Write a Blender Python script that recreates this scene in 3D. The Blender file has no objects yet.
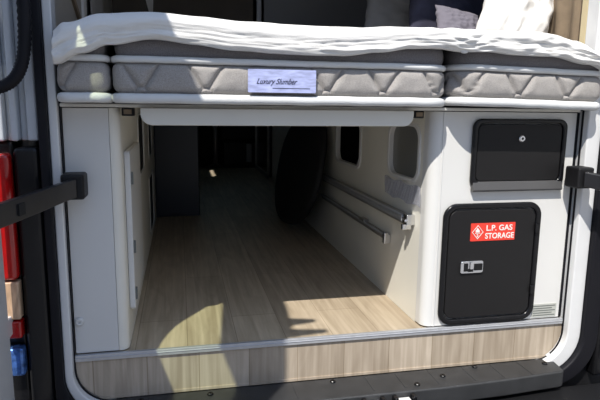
import bpy, bmesh, math, random
from mathutils import Vector, Matrix, noise
random.seed(4)
S = bpy.context.scene
C = S.collection
PI = math.pi

# ------------------------------------------------------------------ materials
def mat(name, col, rough=.5, metal=0, spec=.5, var=0, scale=20, bump=0, bscale=200, stretch=(1,1,1), coat=0):
    m = bpy.data.materials.new(name); m.use_nodes = True
    n = m.node_tree.nodes; l = m.node_tree.links; b = n['Principled BSDF']
    b.inputs['Base Color'].default_value = (*col, 1); b.inputs['Roughness'].default_value = rough
    b.inputs['Metallic'].default_value = metal; b.inputs['Specular IOR Level'].default_value = spec
    b.inputs['Coat Weight'].default_value = coat
    tc = n.new('ShaderNodeTexCoord'); mp = n.new('ShaderNodeMapping'); mp.inputs['Scale'].default_value = stretch
    l.new(tc.outputs['Object'], mp.inputs[0])
    nz = n.new('ShaderNodeTexNoise'); nz.inputs['Scale'].default_value = scale; nz.inputs['Detail'].default_value = 4
    l.new(mp.outputs[0], nz.inputs['Vector'])
    v = max(var, .02)
    r = n.new('ShaderNodeValToRGB'); l.new(nz.outputs[0], r.inputs[0])
    r.color_ramp.elements[0].position = .3; r.color_ramp.elements[1].position = .7
    r.color_ramp.elements[0].color = (*[c*(1-v) for c in col], 1); r.color_ramp.elements[1].color = (*[min(1, c*(1+v)) for c in col], 1)
    l.new(r.outputs[0], b.inputs['Base Color'])
    if bump:
        nb = n.new('ShaderNodeTexNoise'); nb.inputs['Scale'].default_value = bscale; nb.inputs['Detail'].default_value = 3
        l.new(mp.outputs[0], nb.inputs['Vector'])
        bp = n.new('ShaderNodeBump'); bp.inputs['Strength'].default_value = bump; bp.inputs['Distance'].default_value = .002
        l.new(nb.outputs[0], bp.inputs['Height']); l.new(bp.outputs[0], b.inputs['Normal'])
    return m

def wood(name, axis, width, length, offs, c1=(.44,.365,.27,1), c2=(.56,.475,.355,1)):
    m = bpy.data.materials.new(name); m.use_nodes = True
    n = m.node_tree.nodes; l = m.node_tree.links; b = n['Principled BSDF']; b.inputs['Roughness'].default_value = .42
    b.inputs['Specular IOR Level'].default_value = .35
    tc = n.new('ShaderNodeTexCoord')
    sep = n.new('ShaderNodeSeparateXYZ'); l.new(tc.outputs['Object'], sep.inputs[0])
    com = n.new('ShaderNodeCombineXYZ')
    l.new(sep.outputs[axis], com.inputs[0]); l.new(sep.outputs[0], com.inputs[1])
    ad = n.new('ShaderNodeVectorMath'); ad.operation = 'ADD'; ad.inputs[1].default_value = offs
    l.new(com.outputs[0], ad.inputs[0])
    br = n.new('ShaderNodeTexBrick'); l.new(ad.outputs[0], br.inputs['Vector'])
    br.inputs['Scale'].default_value = 1; br.inputs['Brick Width'].default_value = length; br.inputs['Row Height'].default_value = width
    br.inputs['Mortar Size'].default_value = .0012; br.inputs['Bias'].default_value = 0
    br.inputs['Color1'].default_value = c1; br.inputs['Color2'].default_value = c2
    br.inputs['Mortar'].default_value = (.30, .24, .17, 1); br.offset = .37
    mp = n.new('ShaderNodeMapping'); l.new(ad.outputs[0], mp.inputs[0]); mp.inputs['Scale'].default_value = (2.2, 55, 1)
    nz = n.new('ShaderNodeTexNoise'); nz.inputs['Scale'].default_value = 1; nz.inputs['Detail'].default_value = 6; nz.inputs['Distortion'].default_value = .6
    l.new(mp.outputs[0], nz.inputs['Vector'])
    mp2 = n.new('ShaderNodeMapping'); l.new(ad.outputs[0], mp2.inputs[0]); mp2.inputs['Scale'].default_value = (3, 14, 1)
    nz2 = n.new('ShaderNodeTexNoise'); nz2.inputs['Scale'].default_value = 1; nz2.inputs['Detail'].default_value = 5; nz2.inputs['Distortion'].default_value = 1.5
    l.new(mp2.outputs[0], nz2.inputs['Vector'])
    r = n.new('ShaderNodeValToRGB'); l.new(nz.outputs[0], r.inputs[0])
    r.color_ramp.elements[0].position = .35; r.color_ramp.elements[1].position = .68
    r.color_ramp.elements[0].color = (.80, .78, .75, 1); r.color_ramp.elements[1].color = (1.08, 1.08, 1.08, 1)
    r2 = n.new('ShaderNodeValToRGB'); l.new(nz2.outputs[0], r2.inputs[0])
    r2.color_ramp.elements[0].position = .3; r2.color_ramp.elements[1].position = .7
    r2.color_ramp.elements[0].color = (.80, .78, .76, 1); r2.color_ramp.elements[1].color = (1.05, 1.05, 1.05, 1)
    mx = n.new('ShaderNodeMix'); mx.data_type = 'RGBA'; mx.blend_type = 'MULTIPLY'; mx.inputs[0].default_value = 1
    l.new(br.outputs[0], mx.inputs[6]); l.new(r.outputs[0], mx.inputs[7])
    mx2 = n.new('ShaderNodeMix'); mx2.data_type = 'RGBA'; mx2.blend_type = 'MULTIPLY'; mx2.inputs[0].default_value = 1
    l.new(mx.outputs[2], mx2.inputs[6]); l.new(r2.outputs[0], mx2.inputs[7])
    l.new(mx2.outputs[2], b.inputs['Base Color'])
    bp = n.new('ShaderNodeBump'); bp.inputs['Strength'].default_value = .25; bp.inputs['Distance'].default_value = .001
    l.new(nz.outputs[0], bp.inputs['Height']); l.new(bp.outputs[0], b.inputs['Normal'])
    return m

def glass(name, col, gl=.1, milky=0):
    m = bpy.data.materials.new(name); m.use_nodes = True
    n = m.node_tree.nodes; l = m.node_tree.links; n.remove(n['Principled BSDF'])
    t = n.new('ShaderNodeBsdfTransparent'); t.inputs[0].default_value = (*col, 1)
    g = n.new('ShaderNodeBsdfGlossy'); g.inputs['Roughness'].default_value = .05
    mx = n.new('ShaderNodeMixShader'); mx.inputs[0].default_value = gl
    src = t.outputs[0]
    if milky:
        d = n.new('ShaderNodeBsdfDiffuse'); d.inputs[0].default_value = (.75,.76,.82,1); m2 = n.new('ShaderNodeMixShader'); m2.inputs[0].default_value = milky
        l.new(t.outputs[0], m2.inputs[1]); l.new(d.outputs[0], m2.inputs[2]); src = m2.outputs[0]
    l.new(src, mx.inputs[1]); l.new(g.outputs[0], mx.inputs[2]); l.new(mx.outputs[0], n['Material Output'].inputs[0])
    return m

M = dict(
 white=mat('white_laminate', (.66,.655,.635), .38, var=.02, scale=3),
 cream=mat('cream_laminate', (.76,.735,.655), .45, var=.03, scale=4),
 greypanel=mat('grey_lining', (.30,.285,.26), .5, var=.04, scale=3),
 board=mat('pale_grey_board', (.66,.64,.58), .5, var=.02, scale=4),
 paint=mat('van_paint', (.66,.665,.67), .25, coat=.5),
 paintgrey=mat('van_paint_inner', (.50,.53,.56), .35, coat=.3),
 lip=mat('sunlit_hatch_lip', (.07,.069,.07), .4),  # lighter than the hatch: sunlight on the sloped lip put into the colour
 rubber=mat('black_rubber', (.006,.006,.009), .6, spec=.25, bump=.2),
 plastic=mat('black_plastic', (.008,.008,.009), .5, spec=.3, bump=.5, bscale=600),
 arm=mat('strap_plastic', (.016,.016,.018), .3, bump=.1, bscale=300),
 gloss=mat('black_gloss_plastic', (.006,.006,.007), .25, spec=.35, bump=.05, bscale=30),
 hatch=mat('black_hatch', (.014,.0135,.014), .4, spec=.2, bump=.15, bscale=500),
 bumper=mat('dark_grey_bumper_plastic', (.030,.031,.033), .5, bump=.6, bscale=500, var=.2),
 alu=mat('aluminium', (.50,.51,.53), .38, metal=.5, var=.05, scale=60),
 steel=mat('bright_steel', (.75,.75,.76), .2, metal=1),
 rail=mat('brushed_rail', (.34,.33,.31), .35, metal=.6, var=.1, scale=30),
 duvet=mat('white_cotton', (.74,.73,.71), .9, spec=.1, var=.02, bump=.35, bscale=350),
 fabric=mat('taupe_mattress_ticking', (.36,.34,.325), .95, spec=.1, var=.18, scale=420, bump=.9, bscale=500),
 border=mat('grey_mattress_border', (.19,.18,.185), .95, spec=.1, var=.25, scale=420, bump=.8, bscale=500),
 tape=mat('white_mattress_tape', (.66,.67,.67), .8, spec=.2, bump=.5, bscale=300),
 satin=mat('lavender_satin', (.42,.46,.72), .4, var=.25, scale=30, stretch=(1,1,4)),
 ink=mat('dark_ink', (.02,.02,.05), .6),
 red=mat('red_sticker', (.75,.05,.03), .4),
 wtext=mat('white_sticker_print', (.8,.78,.74), .5),
 navy=mat('dark_navy_laminate', (.012,.016,.028), .35),
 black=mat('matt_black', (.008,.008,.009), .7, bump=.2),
 brown=mat('taupe_blind', (.10,.085,.07), .8, var=.12, scale=8, bump=.4, bscale=100, stretch=(1,1,.2)),
 curtain=mat('brown_curtain', (.20,.15,.10), .9, var=.15, scale=20, bump=.4, bscale=150),
 wardrobe=mat('grey_wardrobe', (.16,.16,.165), .35),
 beige=mat('beige_trim', (.55,.46,.28), .5),
 pgrey=mat('pale_grey_cotton', (.27,.26,.25), .95, spec=.1, bump=.4, bscale=300, var=.08),
 pnavy=mat('navy_velvet', (.035,.035,.055), .95, spec=.2, var=.3, scale=15, bump=.3, bscale=300),
 plilac=mat('grey_lilac_cotton', (.16,.15,.18), .95, spec=.1, bump=.3, bscale=300),
 seat=mat('charcoal_vinyl', (.02,.02,.022), .5),
 pole=mat('grey_pole', (.33,.33,.34), .4, metal=.3),
 pane=mat('smoked_acrylic', (.17,.17,.16), .3),
 plate=mat('silver_rating_plate', (.50,.51,.47), .4, metal=.2),
 plateink=mat('grey_plate_print', (.14,.15,.14), .5),
 foil=mat('crumpled_foil_bag', (.22,.21,.2), .45, var=.3, scale=30, bump=.6, bscale=60),
 ground=mat('pale_concrete', (.19,.18,.17), .9, var=.12, scale=3, bump=.6, bscale=60),
 hole=mat('dark_recess', (.006,.006,.006), .8),
 floorwood=wood('oak_vinyl_plank', 1, .147, 1.22, (.55, .025, 0)),
 riserwood=wood('oak_vinyl_riser', 2, .147, 1.2, (.9, .14, 0), (.42,.355,.28,1), (.58,.50,.405,1)),
 winglass=glass('tinted_door_glass', (.80,.84,.72), .06),
 sleeve0=glass('clear_window_glass', (.93,.94,.94), .05),
 sleeve=glass('clear_plastic', (.92,.93,.98), .12, .2),
 reflector=mat('bluish_lamp_reflector', (.10,.22,.55), .15, metal=.6, var=.5, scale=60),
)
def lens(name, c, tr):
    m = mat(name, c, .12, var=.25, scale=90, stretch=(1,1,.3), coat=.6)
    return m
M['lens'] = lens('red_lamp_lens', (.36,.006,.006), 0)
M['amber'] = lens('amber_clear_lens', (.50,.34,.22), 0)

# ------------------------------------------------------------------ helpers
def link(name, me, m, parent=None, bevel=0, smooth=False, segs=3):
    o = bpy.data.objects.new(name, me); C.objects.link(o)
    if m: me.materials.clear(); me.materials.append(m)
    if parent:
        o.parent = parent; o.location = -parent.location
    if smooth:
        for p in me.polygons: p.use_smooth = True
    if bevel:
        b = o.modifiers.new('bevel', 'BEVEL'); b.width = bevel; b.segments = segs; b.limit_method = 'ANGLE'; b.angle_limit = .6
        for p in me.polygons: p.use_smooth = True
        w = o.modifiers.new('wn', 'WEIGHTED_NORMAL'); w.keep_sharp = False
    return o
def bm_obj(name, bm, m, parent=None, **k):
    bmesh.ops.recalc_face_normals(bm, faces=bm.faces)
    me = bpy.data.meshes.new(name); bm.to_mesh(me); bm.free()
    return link(name, me, m, parent, **k)
def empty(name, loc, label, cat, group=None):
    o = bpy.data.objects.new(name, None); C.objects.link(o); o.location = loc; o.empty_display_size = .05
    o['label'] = label; o['category'] = cat
    if group: o['group'] = group
    return o
def tag(o, label, cat, group=None):
    o['label'] = label; o['category'] = cat
    if group: o['group'] = group
    return o
def struct(o): o['kind'] = 'structure'; return o
def add_box(bm, x0, x1, y0, y1, z0, z1):
    v = [bm.verts.new(p) for p in ((x0,y0,z0),(x1,y0,z0),(x1,y1,z0),(x0,y1,z0),(x0,y0,z1),(x1,y0,z1),(x1,y1,z1),(x0,y1,z1))]
    for f in ((0,3,2,1),(4,5,6,7),(0,1,5,4),(1,2,6,5),(2,3,7,6),(3,0,4,7)): bm.faces.new([v[i] for i in f])
def box(name, x0, x1, y0, y1, z0, z1, m, parent=None, bevel=0):
    bm = bmesh.new(); add_box(bm, x0, x1, y0, y1, z0, z1); return bm_obj(name, bm, m, parent, bevel=bevel)
def rrect(x0, x1, z0, z1, r, n=8):
    rs = r if isinstance(r, (tuple, list)) else (r,)*4   # bl, br, tr, tl
    pts = []
    for (cx, cz, a, rr) in ((x0, z0, PI, rs[0]), (x1, z0, 1.5*PI, rs[1]), (x1, z1, 0, rs[2]), (x0, z1, .5*PI, rs[3])):
        ox = cx + (rr if cx == x0 else -rr); oz = cz + (rr if cz == z0 else -rr)
        if rr < 1e-5: pts.append((cx, cz)); continue
        for i in range(n+1):
            t = a + i/n*PI/2; pts.append((ox + rr*math.cos(t), oz + rr*math.sin(t)))
    return pts
def amap(axis):
    # 2D (a,b) + depth d -> xyz
    return {'y': lambda a,b,d: (a,d,b), 'x': lambda a,b,d: (d,a,b), 'z': lambda a,b,d: (a,b,d)}[axis]
def prism(name, pts, d0, d1, axis, m, parent=None, bevel=0, smooth=False):
    f = amap(axis); bm = bmesh.new()
    A = [bm.verts.new(f(a,b,d0)) for a,b in pts]; B = [bm.verts.new(f(a,b,d1)) for a,b in pts]
    bm.faces.new(A); bm.faces.new(B[::-1])
    for i in range(len(pts)):
        j = (i+1) % len(pts); bm.faces.new((A[i], B[i], B[j], A[j]))
    return bm_obj(name, bm, m, parent, bevel=bevel, smooth=smooth)
def ringbm(bm, outer, inner, d0, d1, axis):
    f = amap(axis); n = len(outer)
    V = [[bm.verts.new(f(a,b,d)) for a,b in P] for P, d in ((outer,d0),(outer,d1),(inner,d1),(inner,d0))]
    for k in range(4):
        P, Q = V[k], V[(k+1) % 4]
        for i in range(n):
            j = (i+1) % n; bm.faces.new((P[i], P[j], Q[j], Q[i]))
def ring(name, outer, inner, d0, d1, axis, m, parent=None, bevel=0):
    bm = bmesh.new(); ringbm(bm, outer, inner, d0, d1, axis); return bm_obj(name, bm, m, parent, bevel=bevel)
def holed(name, outer, holes, d0, d1, axis, m, parent=None, bevel=0):
    cu = bpy.data.curves.new('c', 'CURVE'); cu.dimensions = '2D'; cu.fill_mode = 'BOTH'; cu.extrude = abs(d1-d0)/2
    for P in [outer]+holes:
        s = cu.splines.new('POLY'); s.points.add(len(P)-1); s.use_cyclic_u = True
        for i, (a, b) in enumerate(P): s.points[i].co = (a, b, 0, 1)
    o = bpy.data.objects.new('c', cu); C.objects.link(o)
    bpy.context.view_layer.update()
    me = bpy.data.meshes.new_from_object(o.evaluated_get(bpy.context.evaluated_depsgraph_get()))
    bpy.data.objects.remove(o); bpy.data.curves.remove(cu)
    f = amap(axis); mid = (d0+d1)/2
    for v in me.vertices: v.co = f(v.co.x, v.co.y, v.co.z + mid)
    bm = bmesh.new(); bm.from_mesh(me); bmesh.ops.remove_doubles(bm, verts=bm.verts, dist=1e-5)
    bm.normal_update()
    return bm_obj(name, bm, m, parent, bevel=bevel)
def text(name, body, size, loc, rot, m, parent=None, extrude=.0004, offset=0, shear=0, sx=1, align='LEFT'):
    cu = bpy.data.curves.new('t', 'FONT'); cu.body = body; cu.size = size; cu.extrude = extrude; cu.offset = offset; cu.shear = shear; cu.align_x = align
    o = bpy.data.objects.new('t', cu); C.objects.link(o); bpy.context.view_layer.update()
    me = bpy.data.meshes.new_from_object(o.evaluated_get(bpy.context.evaluated_depsgraph_get()))
    bpy.data.objects.remove(o)
    me.transform(Matrix.Translation(loc) @ Matrix.Rotation(rot[2],4,'Z') @ Matrix.Rotation(rot[0],4,'X') @ Matrix.Diagonal((sx,1,1,1)))
    return link(name, me, m, parent)
def tubebm(bm, pts, rad, n=12, closed=False, flat=None):
    pts = [Vector(p) for p in pts]; N = len(pts); rings = []
    up = Vector((0,0,1)); prev = None
    for i, p in enumerate(pts):
        a = pts[(i-1) % N] if (closed or i > 0) else p; b = pts[(i+1) % N] if (closed or i < N-1) else p
        t = (b-a).normalized()
        if prev is None: u = t.orthogonal().normalized() if abs(t.z) > .95 else (up - t*t.dot(up)).normalized()
        else: u = (prev - t*t.dot(prev)).normalized()
        prev = u; v = t.cross(u); r = rad[i] if isinstance(rad, list) else rad
        ru, rv = (r, r) if flat is None else flat
        rings.append([bm.verts.new(p + u*ru*math.cos(2*PI*k/n) + v*rv*math.sin(2*PI*k/n)) for k in range(n)])
    for i in range(N if closed else N-1):
        A, B = rings[i], rings[(i+1) % N]
        for k in range(n): bm.faces.new((A[k], A[(k+1)%n], B[(k+1)%n], B[k]))
    if not closed: bm.faces.new(rings[0][::-1]); bm.faces.new(rings[-1])
def tube(name, pts, rad, m, parent=None, n=12, closed=False, flat=None):
    bm = bmesh.new(); tubebm(bm, pts, rad, n, closed, flat); return bm_obj(name, bm, m, parent, smooth=True)
def bez(p0, p1, p2, p3, n=16):
    r = []
    for i in range(n+1):
        t = i/n; r.append(tuple((1-t)**3*a + 3*t*(1-t)**2*b + 3*t*t*(1-t)*c + t**3*d for a,b,c,d in zip(p0,p1,p2,p3)))
    return r
def interp(tab, x):
    if x <= tab[0][0]: return tab[0][1]
    for (a, u), (b, v) in zip(tab, tab[1:]):
        if x <= b:
            t = (x-a)/(b-a); t = t*t*(3-2*t); return u+(v-u)*t
    return tab[-1][1]
def nz(x, y, z=0): return noise.noise(Vector((x, y, z)))
def screw(name, loc, axis, r, m, parent):
    n = 14; bm = bmesh.new(); f = amap(axis)
    lay = [(r, 0), (r, r*.35), (r*.75, r*.6), (r*.35, r*.6), (r*.3, r*.25)]
    s = 1 if axis == 'z' else -1
    rr = []
    for (q, h) in lay:
        rr.append([bm.verts.new(Vector(loc) + Vector(f(q*math.cos(2*PI*k/n), q*math.sin(2*PI*k/n), s*h))) for k in range(n)])
    for A, B in zip(rr, rr[1:]):
        for k in range(n): bm.faces.new((A[k], A[(k+1)%n], B[(k+1)%n], B[k]))
    bm.faces.new(rr[-1]); bm.faces.new(rr[0][::-1])
    return bm_obj(name, bm, m, parent)

# ------------------------------------------------------------------ the setting
XW = .775
struct(box('floor', -.84, .84, .008, 5.0, -.03, 0, M['floorwood']))
SUNWIN = rrect(2.90,3.45,1.60,1.85,.03)
struct(holed('wall_left', [(.02,0),(5.0,0),(5.0,1.9),(.02,1.9)], [SUNWIN], -.875, -.842, 'x', M['greypanel']))
KW = rrect(2.3,3.1,1.0,1.38,.06)  # unseen side window, added to let daylight onto the far interior
struct(holed('wall_right', [(.02,0),(5.0,0),(5.0,1.9),(.02,1.9)], [KW], .842, .875, 'x', M['greypanel']))
struct(box('ceiling', -.875, .875, .0, 5.0, 1.902, 1.95, M['greypanel']))
WS = rrect(-.5,.5,1.15,1.45,.08)  # unseen windscreen opening, added and sized to brighten the far interior
struct(holed('wall_back', [(-.84,0),(.84,0),(.84,1.9),(-.84,1.9)], [WS], 5.0, 5.04, 'y', M['black']))
struct(prism('added_window_1', WS, 5.015, 5.02, 'y', M['winglass']))
struct(prism('added_window_2', KW, .856, .860, 'x', M['winglass']))
struct(prism('window_3', SUNWIN, -.860, -.856, 'x', M['sleeve0']))
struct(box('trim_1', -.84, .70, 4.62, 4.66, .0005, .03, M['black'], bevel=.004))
struct(box('ground', -12, 12, -12, 14, -.80, -.76, M['ground']))

# ------------------------------------------------------------------ camper van body
van = empty('camper_van', (0, 0, -.2), 'white camper van with its rear doors open, red tail lights and dark step bumper', 'van')
# riser under the sill and aluminium nosing
prism('riser', rrect(-.772, .772, -.1345, -.002, (.1,.1,0,0)), -.002, .006, 'y', M['riserwood'], van)
bm = bmesh.new(); add_box(bm, -.774, .766, -.007, .0035, .0005, .004); add_box(bm, -.774, .766, -.009, -.0065, -.014, .004)
add_box(bm, -.774, .766, -.011, -.004, -.0045, -.0025)
bm_obj('sill_strip', bm, M['alu'], van, bevel=.0015)
box('kick_ridge', -.77, .77, -.0045, -.002, -.134, -.126, M['riserwood'], van)
# white jamb round the opening (plate with a rounded bottom)
inner = rrect(-XW, .770, -.140, 1.86, (.105,.105,.06,.06), 12)
outer = rrect(-XW-.022, .820, -.175, 1.90, (.135,.135,.08,.08), 12)
ring('body_frame', outer, inner, -.034, .02, 'y', M['paint'], van, bevel=.005)
gi = rrect(-XW+.003, .768, -.139, .69, (.104,.10,0,0), 12)
go = rrect(-XW-.004, .778, -.143, .70, (.108,.108,0,0), 12)
ring('jamb_gap_seal', go, gi, -.0115, -.004, 'y', M['rubber'], van)
# rubber door seal all round
so = rrect(-XW-.045, .874, -.215, 1.93, (.15,.16,.1,.1), 12)
ring('door_seal', so, outer, -.052, .02, 'y', M['rubber'], van, bevel=.007)
# outer corner posts (light painted channels) left and right
for sgn in (-1, 1):
    if sgn > 0:
        FX = .055
    else: FX = 0
    bm = bmesh.new()
    for (a, b, d) in ((.823,.850,-.030),(.850,.868,-.015),(.868,.886,-.040),(.886,.899,-.02),(.899,.944,-.045)):
        x0, x1 = sorted((sgn*a+FX, sgn*b+FX)); add_box(bm, x0, x1, d, .03, .60, 1.93)
    bm_obj('corner_post', bm, M['paintgrey'], van, bevel=.006)
    bm = bmesh.new()
    x0, x1 = sorted((sgn*.8225+FX, sgn*.884+FX)); add_box(bm, x0, x1, -.045, .03, -.2, .585)
    x0, x1 = sorted((sgn*.885+FX, sgn*.945+FX)); add_box(bm, x0, x1, -.02, .03, -.2, .60)
    bm_obj('lamp_housing', bm, M['gloss'], van, bevel=.012)
    bm = bmesh.new()
    x0, x1 = sorted((sgn*.888+FX, sgn*.97+FX))
    add_box(bm, x0, x1, -.062, -.022, .245, .57)
    tl = bm_obj('tail_light', bm, M['lens'], van, bevel=.012)
    bm = bmesh.new(); add_box(bm, x0, x1, -.058, -.022, .138, .241); bm_obj('clear_segment', bm, M['amber'], tl, bevel=.006).location = (0,0,0)
    bm = bmesh.new(); add_box(bm, x0, x1, -.061, -.022, .088, .134); bm_obj('red_reflector', bm, M['lens'], tl, bevel=.006).location = (0,0,0)
    bm = bmesh.new(); add_box(bm, x0, x1, -.058, -.022, -.02, .06); bm_obj('reversing_lamp', bm, M['reflector'], tl, bevel=.01).location = (0,0,0)
    holed('side_skin', [(-.02,-.3),(5.0,-.3),(5.0,1.98),(-.02,1.98)], [rrect(2.75,3.40,1.62,1.972,.02)] if sgn < 0 else [KW], *sorted((sgn*.946+FX, sgn*.96+FX)), 'x', M['paint'], van)
box('roof_skin', -.96, .96, -.04, 5.0, 1.985, 2.01, M['paint'], van)
box('roof_header', -.96, .96, -.06, .02, 1.935, 1.983, M['paint'], van)
# bumper step
bp = prism('bumper', [(-.735,-.006),(.735,-.006),(.72,-.095),(.705,-.102),(.5,-.118),(.3,-.126),(-.3,-.126),(-.5,-.118),(-.705,-.102),(-.72,-.095)], -.19, -.134, 'z', M['bumper'], van, bevel=.006)
for gx in (-.58,-.47,-.30,-.16,.07,.17,.28,.40,.50,.60):
    box('tread_rib', gx, gx+.004, -.104, -.012, -.1342, -.1330, M['bumper'], bp).location = (0,0,0)
for sx, sy in ((-.60,-.035),(-.405,-.035),(-.035,-.03),(.212,-.095),(.313,-.06),(.444,-.022),(.685,-.044)):
    s = screw('screw', (sx, sy, -.1338), 'z', .009, M['gloss'], bp); s.location = (0,0,0)
prism('lower_bumper', [(-.95,-.06),(.95,-.06),(.93,-.22),(.80,-.30),(-.80,-.30),(-.93,-.22)], -.42, -.205, 'z', M['plastic'], van, bevel=.02)
box('under_panel', -.95, .95, -.01, .03, -.42, -.14, M['plastic'], van)
# striker plates in the step
for sx in (-.055, .06, .155):
    st = bmesh.new()
    add_box(st, sx-.028, sx+.028, -.175, -.122, -.186, -.160); add_box(st, sx-.035, sx-.022, -.15, -.122, -.162, -.140); add_box(st, sx+.022, sx+.035, -.15, -.122, -.162, -.140)
    s = bm_obj('lock_striker', st, M['gloss'], van, bevel=.004)
    b2 = bmesh.new(); add_box(b2, sx-.018, sx+.018, -.182, -.128, -.158, -.150)
    bm_obj('striker_plate', b2, M['white'], s, bevel=.003).location = (0,0,0)

# check straps
def strap(sgn):
    f = lambda x, y, z: (sgn*x, y, z)
    b = bmesh.new(); x0, x1 = sorted((sgn*.712, sgn*.768)); add_box(b, x0, x1, -.085, -.020, .455, .520)
    s = bm_obj('check_strap', b, M['plastic'], van, bevel=.007)
    path = bez(f(.735,-.084,.486), f(.775,-.13,.476), f(.825,-.22,.462), f(.899,-.40,.452), 14)
    bm = bmesh.new(); hz = .027; n = len(path)
    rows = []
    for i, p in enumerate(path):
        a = Vector(path[max(0,i-1)]); c = Vector(path[min(n-1,i+1)]); t = (c-a).normalized(); nn = Vector((t.y, -t.x, 0)).normalized()*.009
        p = Vector(p); z = Vector((0,0,hz*(.85+.15*i/n)))
        rows.append([bm.verts.new(p+q) for q in (nn-z, nn-z*.8+nn*.3, nn+z*.8+nn*.3, nn+z, -nn+z, -nn-z)])
    for A, B in zip(rows, rows[1:]):
        for k in range(6): bm.faces.new((A[k], A[(k+1)%6], B[(k+1)%6], B[k]))
    bm.faces.new(rows[0]); bm.faces.new(rows[-1][::-1])
    bm_obj('strap_arm', bm, M['arm'], s, bevel=.003).location = (0,0,0)
    p = Vector(path[9]); q = Vector(path[10]); t = (q-p).normalized(); nn = Vector((-t.y, t.x, 0))*(.0135 if sgn < 0 else -.0135)
    bm = bmesh.new(); vs = []
    for d in (0, 1):
        for (u, w) in ((-.010,-.013),(.010,-.013),(.010,.013),(-.010,.013)):
            vs.append(bm.verts.new(p + t*u + Vector((0,0,w)) + nn*(.25 if d else 1.0)))
    for F in ((0,1,2,3),(7,6,5,4),(0,4,5,1),(1,5,6,2),(2,6,7,3),(3,7,4,0)): bm.faces.new([vs[i] for i in F])
    bm_obj('strap_slot', bm, M['hole'], s).location = (0,0,0)
strap(-1); strap(1)

# ribbed wiring conduit between body and door
path = [(-.823,-.09,1.05)] + bez((-.823,-.09,.98), (-.820,-.09,.77), (-.832,-.09,.728), (-.93,-.12,.722), 60)
rad = [.0135+.0022*(i % 2) for i in range(len(path))]
tube('wiring_conduit', path, rad, M['rubber'], van, n=14)

# rear doors, standing open square to the body
def door(sgn):
    x0, x1 = sgn*.905, sgn*.94
    D = empty('rear_door', (sgn*.905, -.10, -.16), '', ''); del D['label']; del D['category']
    win = [(-.355,1.33),(-.355,.95),(-.362,.89),(-.385,.835),(-.425,.79),(-.48,.755),(-.54,.735),(-.62,.725),(-.80,.715),(-.84,.73),(-.865,.77),(-.87,.82),(-.87,1.14),(-.855,1.18),(-.83,1.20),(-.60,1.265)]
    win = [(a-.05, b+.084+(.05 if b > 1.1 else 0)) for a, b in win]
    out = [(-.10,-.16),(-1.03,-.16),(-1.05,-.12),(-1.05,1.79),(-1.03,1.825),(-.99,1.848),(-.86,1.885),(-.20,1.925),(-.11,1.88)]
    p = holed('door_panel', out, [win], min(x0,x1), max(x0,x1), 'x', M['paint'], D, bevel=.004)
    cy = sum(a for a, b in win)/len(win); cz = sum(b for a, b in win)/len(win)
    big = [(cy+(a-cy)*1.02, cz+(b-cz)*1.02) for a, b in win]
    prism('window_pane', big, x1, x1+sgn*.004, 'x', M['winglass'], D)
    bm = bmesh.new()
    for (y, z, ln) in ((-.955,1.832,.085),(-1.025,1.80,.115)):
        a = (sgn*(.903), y, z); b = (sgn*(.903-ln), y, z-.004)
        tubebm(bm, [a, tuple((p+q)/2 for p, q in zip(a, b)), b], [.030,.020,.012], 10)
    bm_obj('top_latch', bm, M['plastic'], D, smooth=True)
    b = bmesh.new(); xa, xb = sorted((sgn*.890, sgn*.904)); add_box(b, xa, xb, -.94, -.86, .30, .44); bm_obj('door_handle', b, M['plastic'], D, bevel=.006)
    for hz in (.1, .9, 1.6):
        b = bmesh.new(); xa, xb = sorted((sgn*.91, sgn*.935)); add_box(b, xa, xb, -.099, -.046, hz, hz+.05); bm_obj('hinge', b, M['paint'], D, bevel=.004)
    D.parent = van; D.location = D.location - van.location
door(-1); door(1)

# ------------------------------------------------------------------ left locker
lk = empty('side_locker', (-.70, .5, 0), 'narrow white locker along the left side below the bed', 'cabinet')
plan = [(-.771,.004),(-.6565,.004),(-.6565,.022),(-.771,.022)]
prism('front_panel', plan, .006, .684, 'z', M['white'], lk, bevel=.0015)
prism('corner_post', [(-.6555,.004)]+[(-.629-.024+.024*math.sin(t), .004+.024-.024*math.cos(t)) for t in [i/8*PI/2 for i in range(9)]]+[(-.629,.05),(-.645,.05),(-.6555,.022)], .006, .684, 'z', M['cream'], lk)
h1 = rrect(.62,.94,.42,.66,.06); h2 = rrect(1.30,1.62,.42,.66,.06); h3 = rrect(1.25,1.62,.04,.34,.03)
holed('side_panel', [(.05,.001),(1.93,.001),(1.93,.684),(.05,.684)], [h1,h2,h3], -.645, -.629, 'x', M['cream'], lk)
for h in (h1, h2, h3):
    cy = sum(a for a,b in h)/len(h); cz = sum(b for a,b in h)/len(h)
    inn = [(cy+(a-cy)*.95, cz+(b-cz)*.93) for a,b in h]
    ring('window_rim', h, inn, -.645, -.625, 'x', M['white'], lk, bevel=.002)
    prism('cutout_pane', inn, -.640, -.631, 'x', M['black'], lk)  # flat black standing in for the darkness inside the cutout
prism('door_pull', rrect(.49,.53,.255,.335,.01), -.628, -.624, 'x', M['hole'], lk)
dr = prism('locker_door', rrect(.068,.46,.10,.565,.012), -.628, -.612, 'x', M['white'], lk, bevel=.002)
for z in (.13, .27, .47):
    box('door_hinge', -.6115, -.606, .073, .086, z, z+.035, M['plateink'], dr).location = (0,0,0)
screw('cap', (-.757,.003,.10), 'y', .012, M['white'], lk)

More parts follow.
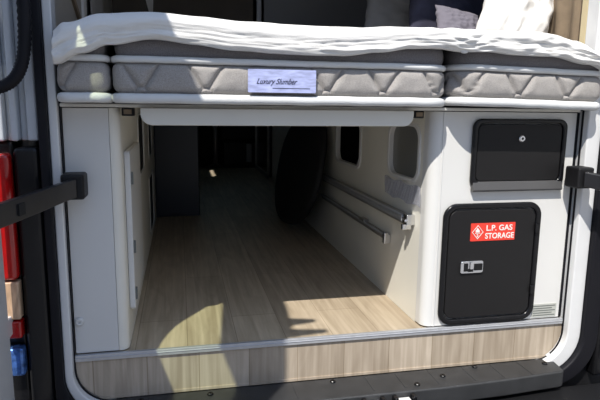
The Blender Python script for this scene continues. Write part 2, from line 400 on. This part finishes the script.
# ------------------------------------------------------------------ right cabinet (gas locker)
gl = empty('gas_locker_cabinet', (.52, .3, 0), 'white laminate cabinet at right with two black hatches in its front', 'cabinet')
R_ = .030
plan = [(.757,.004)]+[(.266+R_-R_*math.sin(t), .004+R_-R_*math.cos(t)) for t in [i/10*PI/2 for i in range(11)]]+[(.266,.06),(.284,.06),(.284,.030),(.30,.022),(.757,.022)]
prism('front_panel', plan, .006, .684, 'z', M['white'], gl, bevel=.001)
box('corner_trim', .300,.305,.0015,.0045,.006,.684, M['white'], gl, bevel=.001)
box('gap_shade', .758,.80,.008,.02,.006,.684, M['rubber'], gl)  # black strip standing in for the shaded recess between cabinet and jamb
w1 = rrect(.085,.35,.458,.640,.05); w2 = rrect(.67,1.05,.438,.636,.05)
holed('side_panel', [(.06,.001),(2.05,.001),(2.05,.684),(.06,.684)], [w1,w2], .266, .284, 'x', M['cream'], gl)
for i, h in enumerate((w1, w2)):
    cy = sum(a for a,b in h)/len(h); cz = sum(b for a,b in h)/len(h)
    o_ = [(cy+(a-cy)*1.05, cz+(b-cz)*1.06) for a,b in h]; inn = [(cy+(a-cy)*.93, cz+(b-cz)*.93) for a,b in h]
    ring('window_rim', o_, inn, .2605, .284, 'x', M['white'], gl, bevel=.003)
    if i == 0: prism('cutout_pane', inn, .278, .283, 'x', M['pane'], gl)
box('rear_panel', .284, .84, 1.30, 1.32, .001, .685, M['black'], gl)
box('inner_back', .60, .615, .03, 1.29, .001, .685, M['black'], gl)
# flap panel at the top (hatch)
ha = ring('upper_hatch', rrect(.395,.719,.450,.664,.028), rrect(.411,.704,.470,.650,.020), -.010, .003, 'y', M['gloss'], gl, bevel=.005)
f_ = lambda o: setattr(o, 'location', (0,0,0))
f_(prism('hatch_panel', rrect(.413,.702,.472,.648,.018), -.006, .003, 'y', M['hatch'], ha, bevel=.003))
lo = prism('lower_lip', [(-.009,.472),(-.018,.446),(-.014,.441),(.003,.440),(.003,.470)], .402, .712, 'x', M['lip'], ha, bevel=.002); f_(lo)
f_(screw('hatch_lock', (.560,-.006,.604), 'y', .011, M['steel'], ha))
f_(screw('keyhole', (.560,-.010,.604), 'y', .005, M['hole'], ha))
# LP gas door
lp = ring('gas_door_frame', rrect(.313,.652,.010,.404,.045), rrect(.331,.634,.029,.386,.030), -.011, .003, 'y', M['gloss'], gl, bevel=.006)
gd = prism('gas_door', rrect(.334,.631,.032,.383,.028), -.008, .003, 'y', M['hatch'], lp, bevel=.003); f_(gd)
SH = []
def g_(o): o.location = (-.010,.003,0); return o
lt = prism('latch', rrect(.387,.465,.181,.221,.007), -.0165, -.0112, 'y', M['steel'], gd, bevel=.0015); g_(lt)
bmq = bmesh.new(); add_box(bmq, .390,.412,-.0185,-.0166,.188,.214); add_box(bmq, .433,.462,-.0180,-.0166,.190,.212)
add_box(bmq, .413,.431,-.0178,-.0166,.186,.196)
# (sub-part depth limit: latch recesses live in one mesh under the locker)
q = bm_obj('latch_recess', bmq, M['plastic'], lp, bevel=.001); g_(q)
g_(box('latch_tongue', .386,.396,-.020,-.0186,.185,.217, M['steel'], lp, bevel=.001)); g_(box('latch_tongue', .418,.428,-.021,-.0179,.195,.218, M['steel'], lp, bevel=.001))
g_(prism('gas_sticker', rrect(.416,.570,.284,.341,.002), -.0125, -.0112, 'y', M['red'], lp))
g_(text('sticker_text', 'L.P. GAS', .0250, (.468,-.0128,.3165), (PI/2,0,0), M['wtext'], lp, offset=.0004, sx=1.03))
g_(text('sticker_text', 'STORAGE', .0250, (.466,-.0128,.2910), (PI/2,0,0), M['wtext'], lp, offset=.0004, sx=.92))
dia = [(.440,.290),(.4595,.3125),(.440,.335),(.4205,.3125)]; din = [(.440,.2925),(.4575,.3125),(.440,.3325),(.4225,.3125)]
g_(ring('gas_symbol', dia, din, -.0135, -.0126, 'y', M['wtext'], lp))
fl = [(.433,.312),(.4325,.318),(.437,.322),(.438,.328),(.443,.322),(.4465,.317),(.446,.312)]
g_(prism('gas_symbol', fl, -.0135, -.0126, 'y', M['wtext'], lp))
g_(box('gas_symbol', .431,.449,-.0135,-.0126,.3085,.3100, M['wtext'], lp))
g_(text('sticker_text', '2', .013, (.4365,-.0128,.297), (PI/2,0,0), M['wtext'], lp, offset=.0003))
for z in (.100, .305):
    b = bmesh.new(); add_box(b, .628,.645,-.018,-.0105,z,z+.03); f_(bm_obj('door_hinge', b, M['gloss'], lp, bevel=.003))
rp = box('rating_plate', .655,.745,.0025,.0045,.010,.056, M['plate'], gl)
bmq = bmesh.new()
for k in range(5): add_box(bmq, .659, .741-.012*(k % 2), .0018, .0024, .0155+.008*k, .0185+.008*k)
f_(bm_obj('plate_print', bmq, M['plateink'], rp))

# rails on the side of the cabinet
r1 = empty('drawer_rail', (.25,.7,.32), 'long upper metal slide rail fixed below the side windows', 'rail')
bm = bmesh.new(); add_box(bm, .246,.2645,.13,1.32,.312,.346); bm_obj('rail_body', bm, M['rail'], r1, bevel=.003)
bm = bmesh.new(); add_box(bm, .232,.246,.13,1.32,.338,.346); add_box(bm,.232,.236,.13,1.32,.326,.337); bm_obj('upper_flange', bm, M['alu'], r1, bevel=.002)
bm = bmesh.new(); add_box(bm, .236,.2645,.095,.128,.318,.352); add_box(bm,.226,.240,.088,.11,.330,.338); add_box(bm,.23,.262,.112,.126,.300,.318); bm_obj('end_catch', bm, M['steel'], r1, bevel=.002)
r2 = empty('slide_rail', (.25,.75,.22), 'thin lower metal slide rail with bracket on the right cabinet side', 'rail')
bm = bmesh.new(); add_box(bm, .252,.2645,.32,1.26,.214,.236); bm_obj('rail_body', bm, M['rail'], r2, bevel=.003)
bm = bmesh.new(); add_box(bm, .244,.252,.32,1.26,.230,.236); bm_obj('upper_flange', bm, M['alu'], r2, bevel=.001)
bm = bmesh.new(); add_box(bm, .240,.2645,.30,.318,.205,.24); add_box(bm,.235,.25,.285,.298,.222,.25); bm_obj('end_hook', bm, M['steel'], r2, bevel=.003)
bm = bmesh.new(); add_box(bm, .242,.2645,.54,.60,.236,.246); bm_obj('bracket', bm, M['rail'], r2, bevel=.002)

# plastic sleeve hanging below the near window
bm = bmesh.new(); nx, ny = 30, 12; V = []
for j in range(ny+1):
    for i in range(nx+1):
        y = .045+.31*i/nx; z = .385+.062*j/ny + .004*math.sin(i*.5)
        x = .2565+.0018*math.sin(i*1.1+j*.3)*(1-j/ny*.5)
        V.append(bm.verts.new((x,y,z)))
for j in range(ny):
    for i in range(nx):
        a = j*(nx+1)+i; bm.faces.new((V[a],V[a+1],V[a+nx+2],V[a+nx+1]))
o = bm_obj('plastic_sleeve', bm, M['sleeve'], smooth=True); sm = o.modifiers.new('s','SOLIDIFY'); sm.thickness = .0006
tag(o, 'crinkled clear plastic sleeve stuck below the nearer side window', 'plastic sleeve')

# foil bag seen through the far window
bm = bmesh.new(); bmesh.ops.create_icosphere(bm, subdivisions=4, radius=1)
for v in bm.verts:
    p = v.co.copy(); k = 1+.25*nz(p.x*2.2,p.y*2.2,p.z*2.2)+.09*nz(p.x*7,p.y*7,p.z*7)
    v.co = Vector((.40+p.x*.08*k, .88+p.y*.20*k, max(.03, .26+p.z*.25*k)))
o = bm_obj('storage_bag', bm, M['foil'], smooth=True); tag(o, 'crumpled grey bag seen through the farther window of the right cabinet', 'bag')
box_ = box('shelf_board', .286,.598,.62,1.14,.001,.022, M['cream']); tag(box_, 'low shelf board under the crumpled grey bag', 'shelf')

# ------------------------------------------------------------------ bed
bb = empty('bed_base', (0,.95,.69), 'pale bed base board with rounded drop front under the mattress', 'bed base')
box('base_panel', -.770, .745, -.025, 1.93, .6865, .6955, M['board'], bb, bevel=.002)
prism('drop_front', rrect(-.572,.183,.641,.686,(.03,.03,0,0)), -.046, -.031, 'y', M['board'], bb, bevel=.003)
for x in (-.606, .214):
    bm = bmesh.new(); add_box(bm, x-.016,x+.016,-.012,.028,.664,.6855); h = bm_obj('bed_bracket', bm, M['plastic'], bb, bevel=.003)
    bm = bmesh.new(); add_box(bm, x-.010,x+.010,-.015,-.0125,.669,.681); f_(bm_obj('bracket_face', bm, M['curtain'], h))

def plan_path(x0, x1, y0, y1, rl, rr, step):
    pts = []
    def seg(a, b):
        L = math.dist(a, b); n = max(1, int(L/step))
        for i in range(n): pts.append((a[0]+(b[0]-a[0])*i/n, a[1]+(b[1]-a[1])*i/n))
    def arc(cx, cy, a0, r):
        n = 12
        for i in range(n): t = a0+i/n*PI/2; pts.append((cx+r*math.cos(t), cy+r*math.sin(t)))
    seg((x0+rl,y0),(x1-rr,y0)); arc(x1-rr,y0+rr,-PI/2,rr)
    def cs(a,b):
        for i in range(10): pts.append((a[0]+(b[0]-a[0])*i/10, a[1]+(b[1]-a[1])*i/10))
    cs((x1,y0+rr),(x1,y1-rr)); arc(x1-rr,y1-rr,0,rr); cs((x1-rr,y1),(x0+rl,y1)); arc(x0+rl,y1-rl,PI/2,rl); cs((x0,y1-rl),(x0,y0+rl)); arc(x0+rl,y0+rl,PI,rl)
    return pts
def mattress(x0, x1, name, label, phase, zoff=0, P=.16, r=(.075,.075)):
    y0, y1 = -.082, 1.88; z0, zb, zt, zc, ztop = .697+zoff, .724+zoff, .797+zoff, .815+zoff, .868+zoff
    root = empty(name, ((x0+x1)/2, (y0+y1)/2, z0), label, 'mattress', 'bed mattresses')
    path = plan_path(x0, x1, y0, y1, r[0], r[1], .0035); N = len(path)
    cxm, cym = (x0+x1)/2, (y0+y1)/2
    norms = []
    for i in range(N):
        a = Vector(path[i-1]); b = Vector(path[(i+1) % N]); t = (b-a).normalized(); norms.append(Vector((t.y, -t.x)))
    def quilt(s, z):
        t = (z-zb)/(zt-zb)
        if t <= 0 or t >= 1: return -.009
        k = round((s-phase)/P); d = abs(s-phase-k*P)
        d1 = abs(d-.29*P*t)*.93
        d2 = abs(math.hypot(d, z-zb)-.014) if z-zb < .02 else 1
        if math.hypot(d, z-zb) < .014: d1 = 1
        e = min((z-zb), (zt-z))
        m = min(d1, d2, e*.9)
        h = 1-math.exp(-max(m,0)/.0065)
        return -.0095+.0145*h + .0015*nz(s*40, z*40, phase)
    zs = [zb + (zt-zb)*i/26 for i in range(27)]
    bm = bmesh.new(); rows = []
    for z in [z0+.002]+zs+[zt+.006]:
        row = []
        for i, (x, y) in enumerate(path):
            h = quilt(x if norms[i].y < -.3 else y, z)
            row.append(bm.verts.new((x+norms[i].x*h, y+norms[i].y*h, z)))
        rows.append(row)
    for A, B in zip(rows, rows[1:]):
        for i in range(N): bm.faces.new((A[i], A[(i+1)%N], B[(i+1)%N], B[i]))
    bm.faces.new(rows[0][::-1]); bm.faces.new(rows[-1])
    bm_obj('quilted_core', bm, M['fabric'], root, smooth=True)
    bm = bmesh.new(); rows = []
    for z, q in ((zt+.008,-.009),(zc,-.006),(zc+.012,-.003),(zc+.028,-.003),(ztop-.012,-.006),(ztop-.003,-.014),(ztop,-.03)):
        rows.append([bm.verts.new((x+norms[i].x*(q+.002*nz(x*14,y*14,z*20)), y+norms[i].y*(q+.002*nz(x*14,y*14,z*20)), z)) for i, (x, y) in enumerate(path)])
    for A, B in zip(rows, rows[1:]):
        for i in range(N): bm.faces.new((A[i], A[(i+1)%N], B[(i+1)%N], B[i]))
    bm.faces.new(rows[0][::-1]); bm.faces.new(rows[-1])
    bm_obj('top_border', bm, M['border'], root, smooth=True)
    for zz, rr_ in ((zt+.008,(.0085,.008)),(z0+.0125,(.0125,.010))):
        pp = [(x-norms[i].x*.001, y-norms[i].y*.001, zz+.0012*nz(x*20,y*20,zz*50)) for i,(x,y) in enumerate(path)]
        tube('edge_tape', pp[::2], 1, M['tape'], root, n=8, closed=True, flat=rr_)
    return root
mm = mattress(-.632, .276, 'mattress', 'wide grey quilted middle mattress with a lavender label', -.085, r=(.03,.07))
mattress(.289, .768, 'mattress', 'right-hand grey quilted mattress above the black hatches', .49, zoff=0, r=(.07,.028)).rotation_euler.y = .020
mattress(-.760, -.645, 'mattress', 'narrow grey quilted filler mattress at the left end of the bed', -.60, zoff=0, r=(.028,.028))
lab = prism('sewn_label', rrect(-.299,-.119,.729,.788,.002), -.0945, -.0925, 'y', M['satin'], mm)
f_(text('label_text', 'Luxury Slumber', .0200, (-.278,-.0950,.751), (PI/2,0,0), M['ink'], lab, shear=.5, sx=.82)); lab.children[0].location = (0,0,0)
f_(box('label_line', -.235,-.135,-.0950,-.0946,.7395,.7410, M['ink'], lab))

# ------------------------------------------------------------------ duvet
hem = [(-.80,.775),(-.758,.785),(-.70,.812),(-.637,.835),(-.538,.850),(-.43,.842),(-.322,.830),(-.169,.824),(-.05,.826),(.047,.836),(.14,.850),(.231,.852),(.30,.846),(.38,.85),(.458,.843),(.58,.842),(.708,.822),(.78,.800),(.82,.795)]
top = [(-.80,.845),(-.765,.868),(-.739,.888),(-.65,.912),(-.52,.922),(-.419,.916),(-.30,.908),(-.169,.905),(0,.906),(.099,.912),(.25,.913),(.391,.913),(.50,.914),(.578,.910),(.65,.893),(.713,.872),(.78,.845),(.82,.825)]
bm = bmesh.new(); nu = 560; prof = 64; rows = []
for i in range(nu+1):
    x = -.762+1.562*i/nu
    if x > .772: pass
    T = interp(top, x); H = interp(hem, x); row = []
    yb = 1.15
    yf = -.118
    for j in range(prof+1):
        t = j/prof
        if t < .38:           # top surface going forward
            s = t/.38; y = yb+(-.055-yb)*(s**.8); z = T + .004*math.sin(s*3) - .006*(1-s); n = (0,0,1)
            y_, z_ = y, z
        elif t < .60:         # front roll
            s = (t-.38)/.22*PI/2; r = .055
            y_ = -.055-(-yf-.055)*math.sin(s); z_ = T-(T-H)*.42*(1-math.cos(s)); n = (0,-math.sin(s),math.cos(s))
        elif t < .86:         # hanging front down to the hem
            s = (t-.60)/.26; z_ = T-(T-H)*(.42+.58*s)
            y_ = yf + .018*max(0, s-.75)**1.0*2; n = (0,-1,0)
        else:                 # tucked back underneath
            s = (t-.86)/.14; z_ = H+.004+.02*s*(1-s); z_ = max(z_, H+.002); y_ = yf+.009+s*.028; n = (0,0,-1)
            z_ = H + .002
        front = max(0, min(1, (t-.30)/.2))
        w = .0050*nz(x*6, t*8, 1)*front+.0018*nz(x*9, t*22, 5)+.0009*nz(x*26, t*90, 9)
        ridg = (abs(nz(x*6+nz(x*3,t*4)*1.2, t*26, 3)))
        w += -.0032*(1-min(1, ridg*4))*front*min(1, max(0,(t-.56)/.12))
        # bunched gathers near the seam of the two mattresses and to the right
        for (cx_, wd, am) in ((.30,.09,.011),(.55,.10,.009),(.68,.06,.010),(-.74,.04,.005)):
            g = math.exp(-((x-cx_)/wd)**2)
            w += am*g*front*nz(x*22+t*10, t*16-x*9, cx_*10)
        if t >= .86: w *= .3
        row.append(bm.verts.new((x+.006*nz(t*20,x*7,2), y_+n[1]*w, z_+n[2]*w*(.8 if t < .86 else 0)+ (.003*nz(x*9,7,3) if t > .8 else 0))))
    rows.append(row)
for A, B in zip(rows, rows[1:]):
    for j in range(prof): bm.faces.new((A[j], B[j], B[j+1], A[j+1]))
o = bm_obj('duvet', bm, M['duvet'], smooth=True)
sm = o.modifiers.new('s','SOLIDIFY'); sm.thickness = .006; sm.offset = -1
tag(o, 'rumpled white duvet spread over the bed and hanging over the mattress front', 'duvet')

# pillows and cushions on the bed
def pillow(name, c, size, rot, m, label, cat='pillow', seed=0, amp=.05):
    bm = bmesh.new(); n = 44; V = {}
    for s in (1, -1):
        for i in range(n+1):
            for j in range(n+1):
                u = -1+2*i/n; v = -1+2*j/n
                if s == -1 and (i in (0,n) or j in (0,n)): V[s,i,j] = V[1,i,j]; continue
                e = max(0, 1-abs(u)**2.6)**.5*max(0, 1-abs(v)**2.6)**.5
                pin = 1-.07*(1-abs(v))*abs(u)**3; pin2 = 1-.07*(1-abs(u))*abs(v)**3
                w = 1+amp*2.5*nz(u*2.5+seed, v*2.5, s)
                V[s,i,j] = bm.verts.new((u*size[0]/2*pin + .006*nz(u*5,v*5,seed), v*size[1]/2*pin2, s*size[2]/2*e*w + .006*amp*20*nz(u*5,v*7,seed+s)*e))
    for s in (1, -1):
        for i in range(n):
            for j in range(n):
                f = [V[s,i,j],V[s,i+1,j],V[s,i+1,j+1],V[s,i,j+1]]
                bm.faces.new(f if s == 1 else f[::-1])
    bm.transform(Matrix.Translation(c) @ Matrix.Rotation(rot[2],4,'Z') @ Matrix.Rotation(rot[1],4,'Y') @ Matrix.Rotation(rot[0],4,'X'))
    o = bm_obj(name, bm, m, smooth=True); tag(o, label, cat); return o
rad_ = math.radians
pillow('pillow', (.735,.32,1.09), (.26,.46,.15), (rad_(64),rad_(24),rad_(-8)), M['duvet'], 'plump white pillow propped at the right end of the bed', seed=3, amp=.11)
pillow('cushion', (.60,.60,1.085), (.40,.42,.13), (rad_(58),rad_(16),rad_(6)), M['pnavy'], 'large dark navy cushion leaning beside the white pillow', 'cushion', seed=7)
pillow('cushion', (.535,.40,.990), (.18,.15,.06), (rad_(60),rad_(10),rad_(0)), M['plilac'], 'small lilac-grey cushion in front of the navy one', 'cushion', seed=5)
pillow('pillow', (.64,.97,1.10), (.60,.44,.14), (rad_(58),rad_(14),rad_(4)), M['pgrey'], 'pale grey pillow lying behind the navy cushion', seed=11)

# head-end partition and linings above the bed
pt = box('roman_blind', -.84,-.02,1.96,1.985,.703,1.895, M['brown']); tag(pt, 'dark taupe blind panel hanging at the head end of the bed', 'blind')
prism('white_fold', [(-.69,1.45),(-.60,1.45),(-.615,1.175),(-.622,1.175)], 1.945, 1.958, 'y', M['duvet'], None).parent = pt
wd = empty('wardrobe', (.45,2.1,.7), 'tall grey wardrobe panel standing behind the bed on the right', 'wardrobe')
box('wardrobe_door', .045,.835,1.955,1.975,.705,1.89, M['wardrobe'], wd, bevel=.003)
box('edge_post', .0,.03,1.95,1.985,.705,1.89, M['pole'], wd, bevel=.004)
# side curtains / trims above the bed
def curtain(name, x, y0, y1, z0, z1, m, label, waves, amp):
    bm = bmesh.new(); n = 120; A = []
    for i in range(n+1):
        y = y0+(y1-y0)*i/n; dx = amp*math.sin(i/n*waves*2*PI)
        A.append([bm.verts.new((x+dx+e, y, z)) for e, z in ((0,z0),(0,z1),(.004,z1),(.004,z0))])
    for P, Q in zip(A, A[1:]):
        for k in range(4): bm.faces.new((P[k],P[(k+1)%4],Q[(k+1)%4],Q[k]))
    bm.faces.new(A[0]); bm.faces.new(A[-1][::-1])
    o = bm_obj(name, bm, m, smooth=False); tag(o, label, 'curtain'); return o
curtain('curtain', .815, .06, .50, .88, 1.8, M['curtain'], 'brown curtain hanging at the right wall above the mattress', 5, .007)
curtain('curtain', -.815, .92, 1.30, .96, 1.8, M['pgrey'], 'pale curtain hanging at the left wall above the bed', 4, .006)
t = box('beige_trim', .773,.803,.022,.05,.87,1.85, M['beige'], bevel=.003); tag(t, 'upright beige trim strip between brown curtain and white door post', 'trim')
wl = empty('wall_pocket', (-.83,.8,.95), 'light grey lining panel with dark slanting frame at the left wall above the bed', 'wall panel')
prism('lining', [(.06,.88),(1.5,.88),(1.5,1.8),(.06,1.8)], -.8405, -.832, 'x', M['greypanel'], wl)
prism('slanting_frame', [(.75,.97),(.80,.97),(.42,1.16),(.36,1.16)], -.8315, -.822, 'x', M['curtain'], wl)
box('dark_post', -.83,-.81,.10,.16,.88,1.8, M['brown'], wl)
box('white_strip', -.8315,-.822,.80,.87,.9,1.3, M['white'], wl)

# ------------------------------------------------------------------ inside the garage tunnel
nb = empty('tall_cupboard', (-.60,1.96,0), 'dark navy cupboard standing on the floor at the left, deep inside', 'cupboard')
box('body', -.838,-.362,1.95,2.75,.001,.69, M['navy'], nb, bevel=.004)
box('cupboard_door', -.625,-.366,1.937,1.949,.02,.685, M['navy'], nb, bevel=.003)
# black round leaning disc
bm = bmesh.new(); n = 96; sy, sz = .52, .322; e_ = 2.35; th = math.radians(-9)
P = []
for i in range(n):
    t = 2*PI*i/n; c, s = math.cos(t), math.sin(t)
    a_, b_ = sy*math.copysign(abs(c)**(2/e_), c), sz*math.copysign(abs(s)**(2/e_), s)
    P.append((a_*math.cos(th)-b_*math.sin(th), a_*math.sin(th)+b_*math.cos(th)))
rows = []
for (k, d) in ((.0,.0),(.9,.0),(.975,.004),(1.0,.012),(1.0,.028),(.975,.036),(.9,.04),(0,.04)):
    rows.append([bm.verts.new((d-.02, a*k if k else a*.001, b*k if k else b*.001)) for a, b in P])
for A, B in zip(rows, rows[1:]):
    for i in range(n): bm.faces.new((A[i],A[(i+1)%n],B[(i+1)%n],B[i]))
bm.faces.new(rows[0]); bm.faces.new(rows[-1][::-1])
bm.transform(Matrix.Translation((.178,1.54,.342)) @ Matrix.Rotation(rad_(10.5),4,'Y'))
dt = bm_obj('round_tabletop', bm, M['black'], smooth=True)
tag(dt, 'big black oval tabletop leaning on edge against the right cabinet', 'tabletop')
# side bench beyond
kb = empty('kitchen_unit', (.6,3.0,0), 'dim grey-brown kitchen unit with black framed end beyond the oval tabletop', 'cupboard')
box('body', .36,.838,2.3,3.55,.001,.70, M['cream'], kb)
box('end_frame', .34,.40,3.56,4.55,.03,.70, M['gloss'], kb)
bm = bmesh.new(); add_box(bm, .325,.339,3.60,3.64,.02,.70); add_box(bm,.325,.339,4.46,4.50,.02,.70); add_box(bm,.325,.339,3.6,4.5,.01,.05); bm_obj('alu_edge', bm, M['rail'], kb)
# cab seats and table leg at the front
tl_ = tube('table_pole', [(-.09,4.74,.035),(-.09,4.74,.3),(-.09,4.74,1.0)], .027, M['pole'], n=20); tag(tl_, 'upright grey table pole far away at the end of the floor', 'pole')
bm = bmesh.new(); bmesh.ops.create_cone(bm, cap_ends=True, segments=24, radius1=.09, radius2=.06, depth=.025); bm.transform(Matrix.Translation((-.09,4.74,.0135)))
o = bm_obj('pole_foot', bm, M['pole'], smooth=False); o.parent = tl_
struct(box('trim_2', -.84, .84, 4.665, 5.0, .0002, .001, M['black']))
for k, (cx_, lb) in enumerate(((-.50,'black cab seat pedestal left of the grey pole'),(.20,'black cab seat pedestal right of the grey pole'))):
    s = empty('seat_pedestal', (cx_,4.85,0), lb, 'seat')
    box('base', cx_-.20,cx_+.17,4.78,4.98,.002,.28, M['seat'], s, bevel=.02)
    box('seat_cushion', cx_-.24,cx_+.22,4.76,4.99,.285,.48, M['seat'], s, bevel=.05)
    if k: box('grey_bracket', cx_+.06,cx_+.12,4.745,4.762,.05,.26, M['pole'], s, bevel=.006)

# ------------------------------------------------------------------ light
sun = bpy.data.lights.new('sun', 'SUN'); sun.energy = 6.1; sun.angle = .0093; sun.color = (1, .955, .88)
so_ = bpy.data.objects.new('sun', sun); C.objects.link(so_)
so_.rotation_euler = Vector((.70, 1, -1.68)).to_track_quat('-Z', 'Y').to_euler()
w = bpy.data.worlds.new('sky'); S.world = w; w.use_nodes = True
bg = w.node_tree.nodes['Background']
wn, wl_ = w.node_tree.nodes, w.node_tree.links
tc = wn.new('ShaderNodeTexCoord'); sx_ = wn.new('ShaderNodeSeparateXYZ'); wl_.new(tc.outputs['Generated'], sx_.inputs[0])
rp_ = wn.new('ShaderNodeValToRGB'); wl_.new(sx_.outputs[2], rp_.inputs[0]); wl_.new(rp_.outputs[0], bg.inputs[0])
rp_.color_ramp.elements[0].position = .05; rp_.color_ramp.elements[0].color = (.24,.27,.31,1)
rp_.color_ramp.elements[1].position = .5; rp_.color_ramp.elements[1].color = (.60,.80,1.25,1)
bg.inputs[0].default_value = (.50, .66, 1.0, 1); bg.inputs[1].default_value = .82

# ------------------------------------------------------------------ camera
yaw, pitch, roll = .2134, -.1693, .0122
cy, sy_ = math.cos(yaw), math.sin(yaw); cp, sp = math.cos(pitch), math.sin(pitch)
f = Vector((sy_*cp, cy*cp, sp)); r = Vector((cy, -sy_, 0)); u = r.cross(f)
c, s = math.cos(roll), math.sin(roll); r2_, u2_ = r*c+u*s, u*c-r*s
cam = bpy.data.cameras.new('camera'); co = bpy.data.objects.new('camera', cam); C.objects.link(co)
mw = Matrix.Identity(4)
for i in range(3): mw[i][0], mw[i][1], mw[i][2] = r2_[i], u2_[i], -f[i]
mw.translation = Vector((-.4727, -1.5448, .6971)); co.matrix_world = mw
cam.sensor_width = 36; cam.lens = 553.7/600*36; cam.clip_start = .01
S.camera = co
S.view_settings.view_transform = 'Standard'; S.view_settings.look = 'None'; S.view_settings.gamma = 1
S.view_settings.exposure = 0
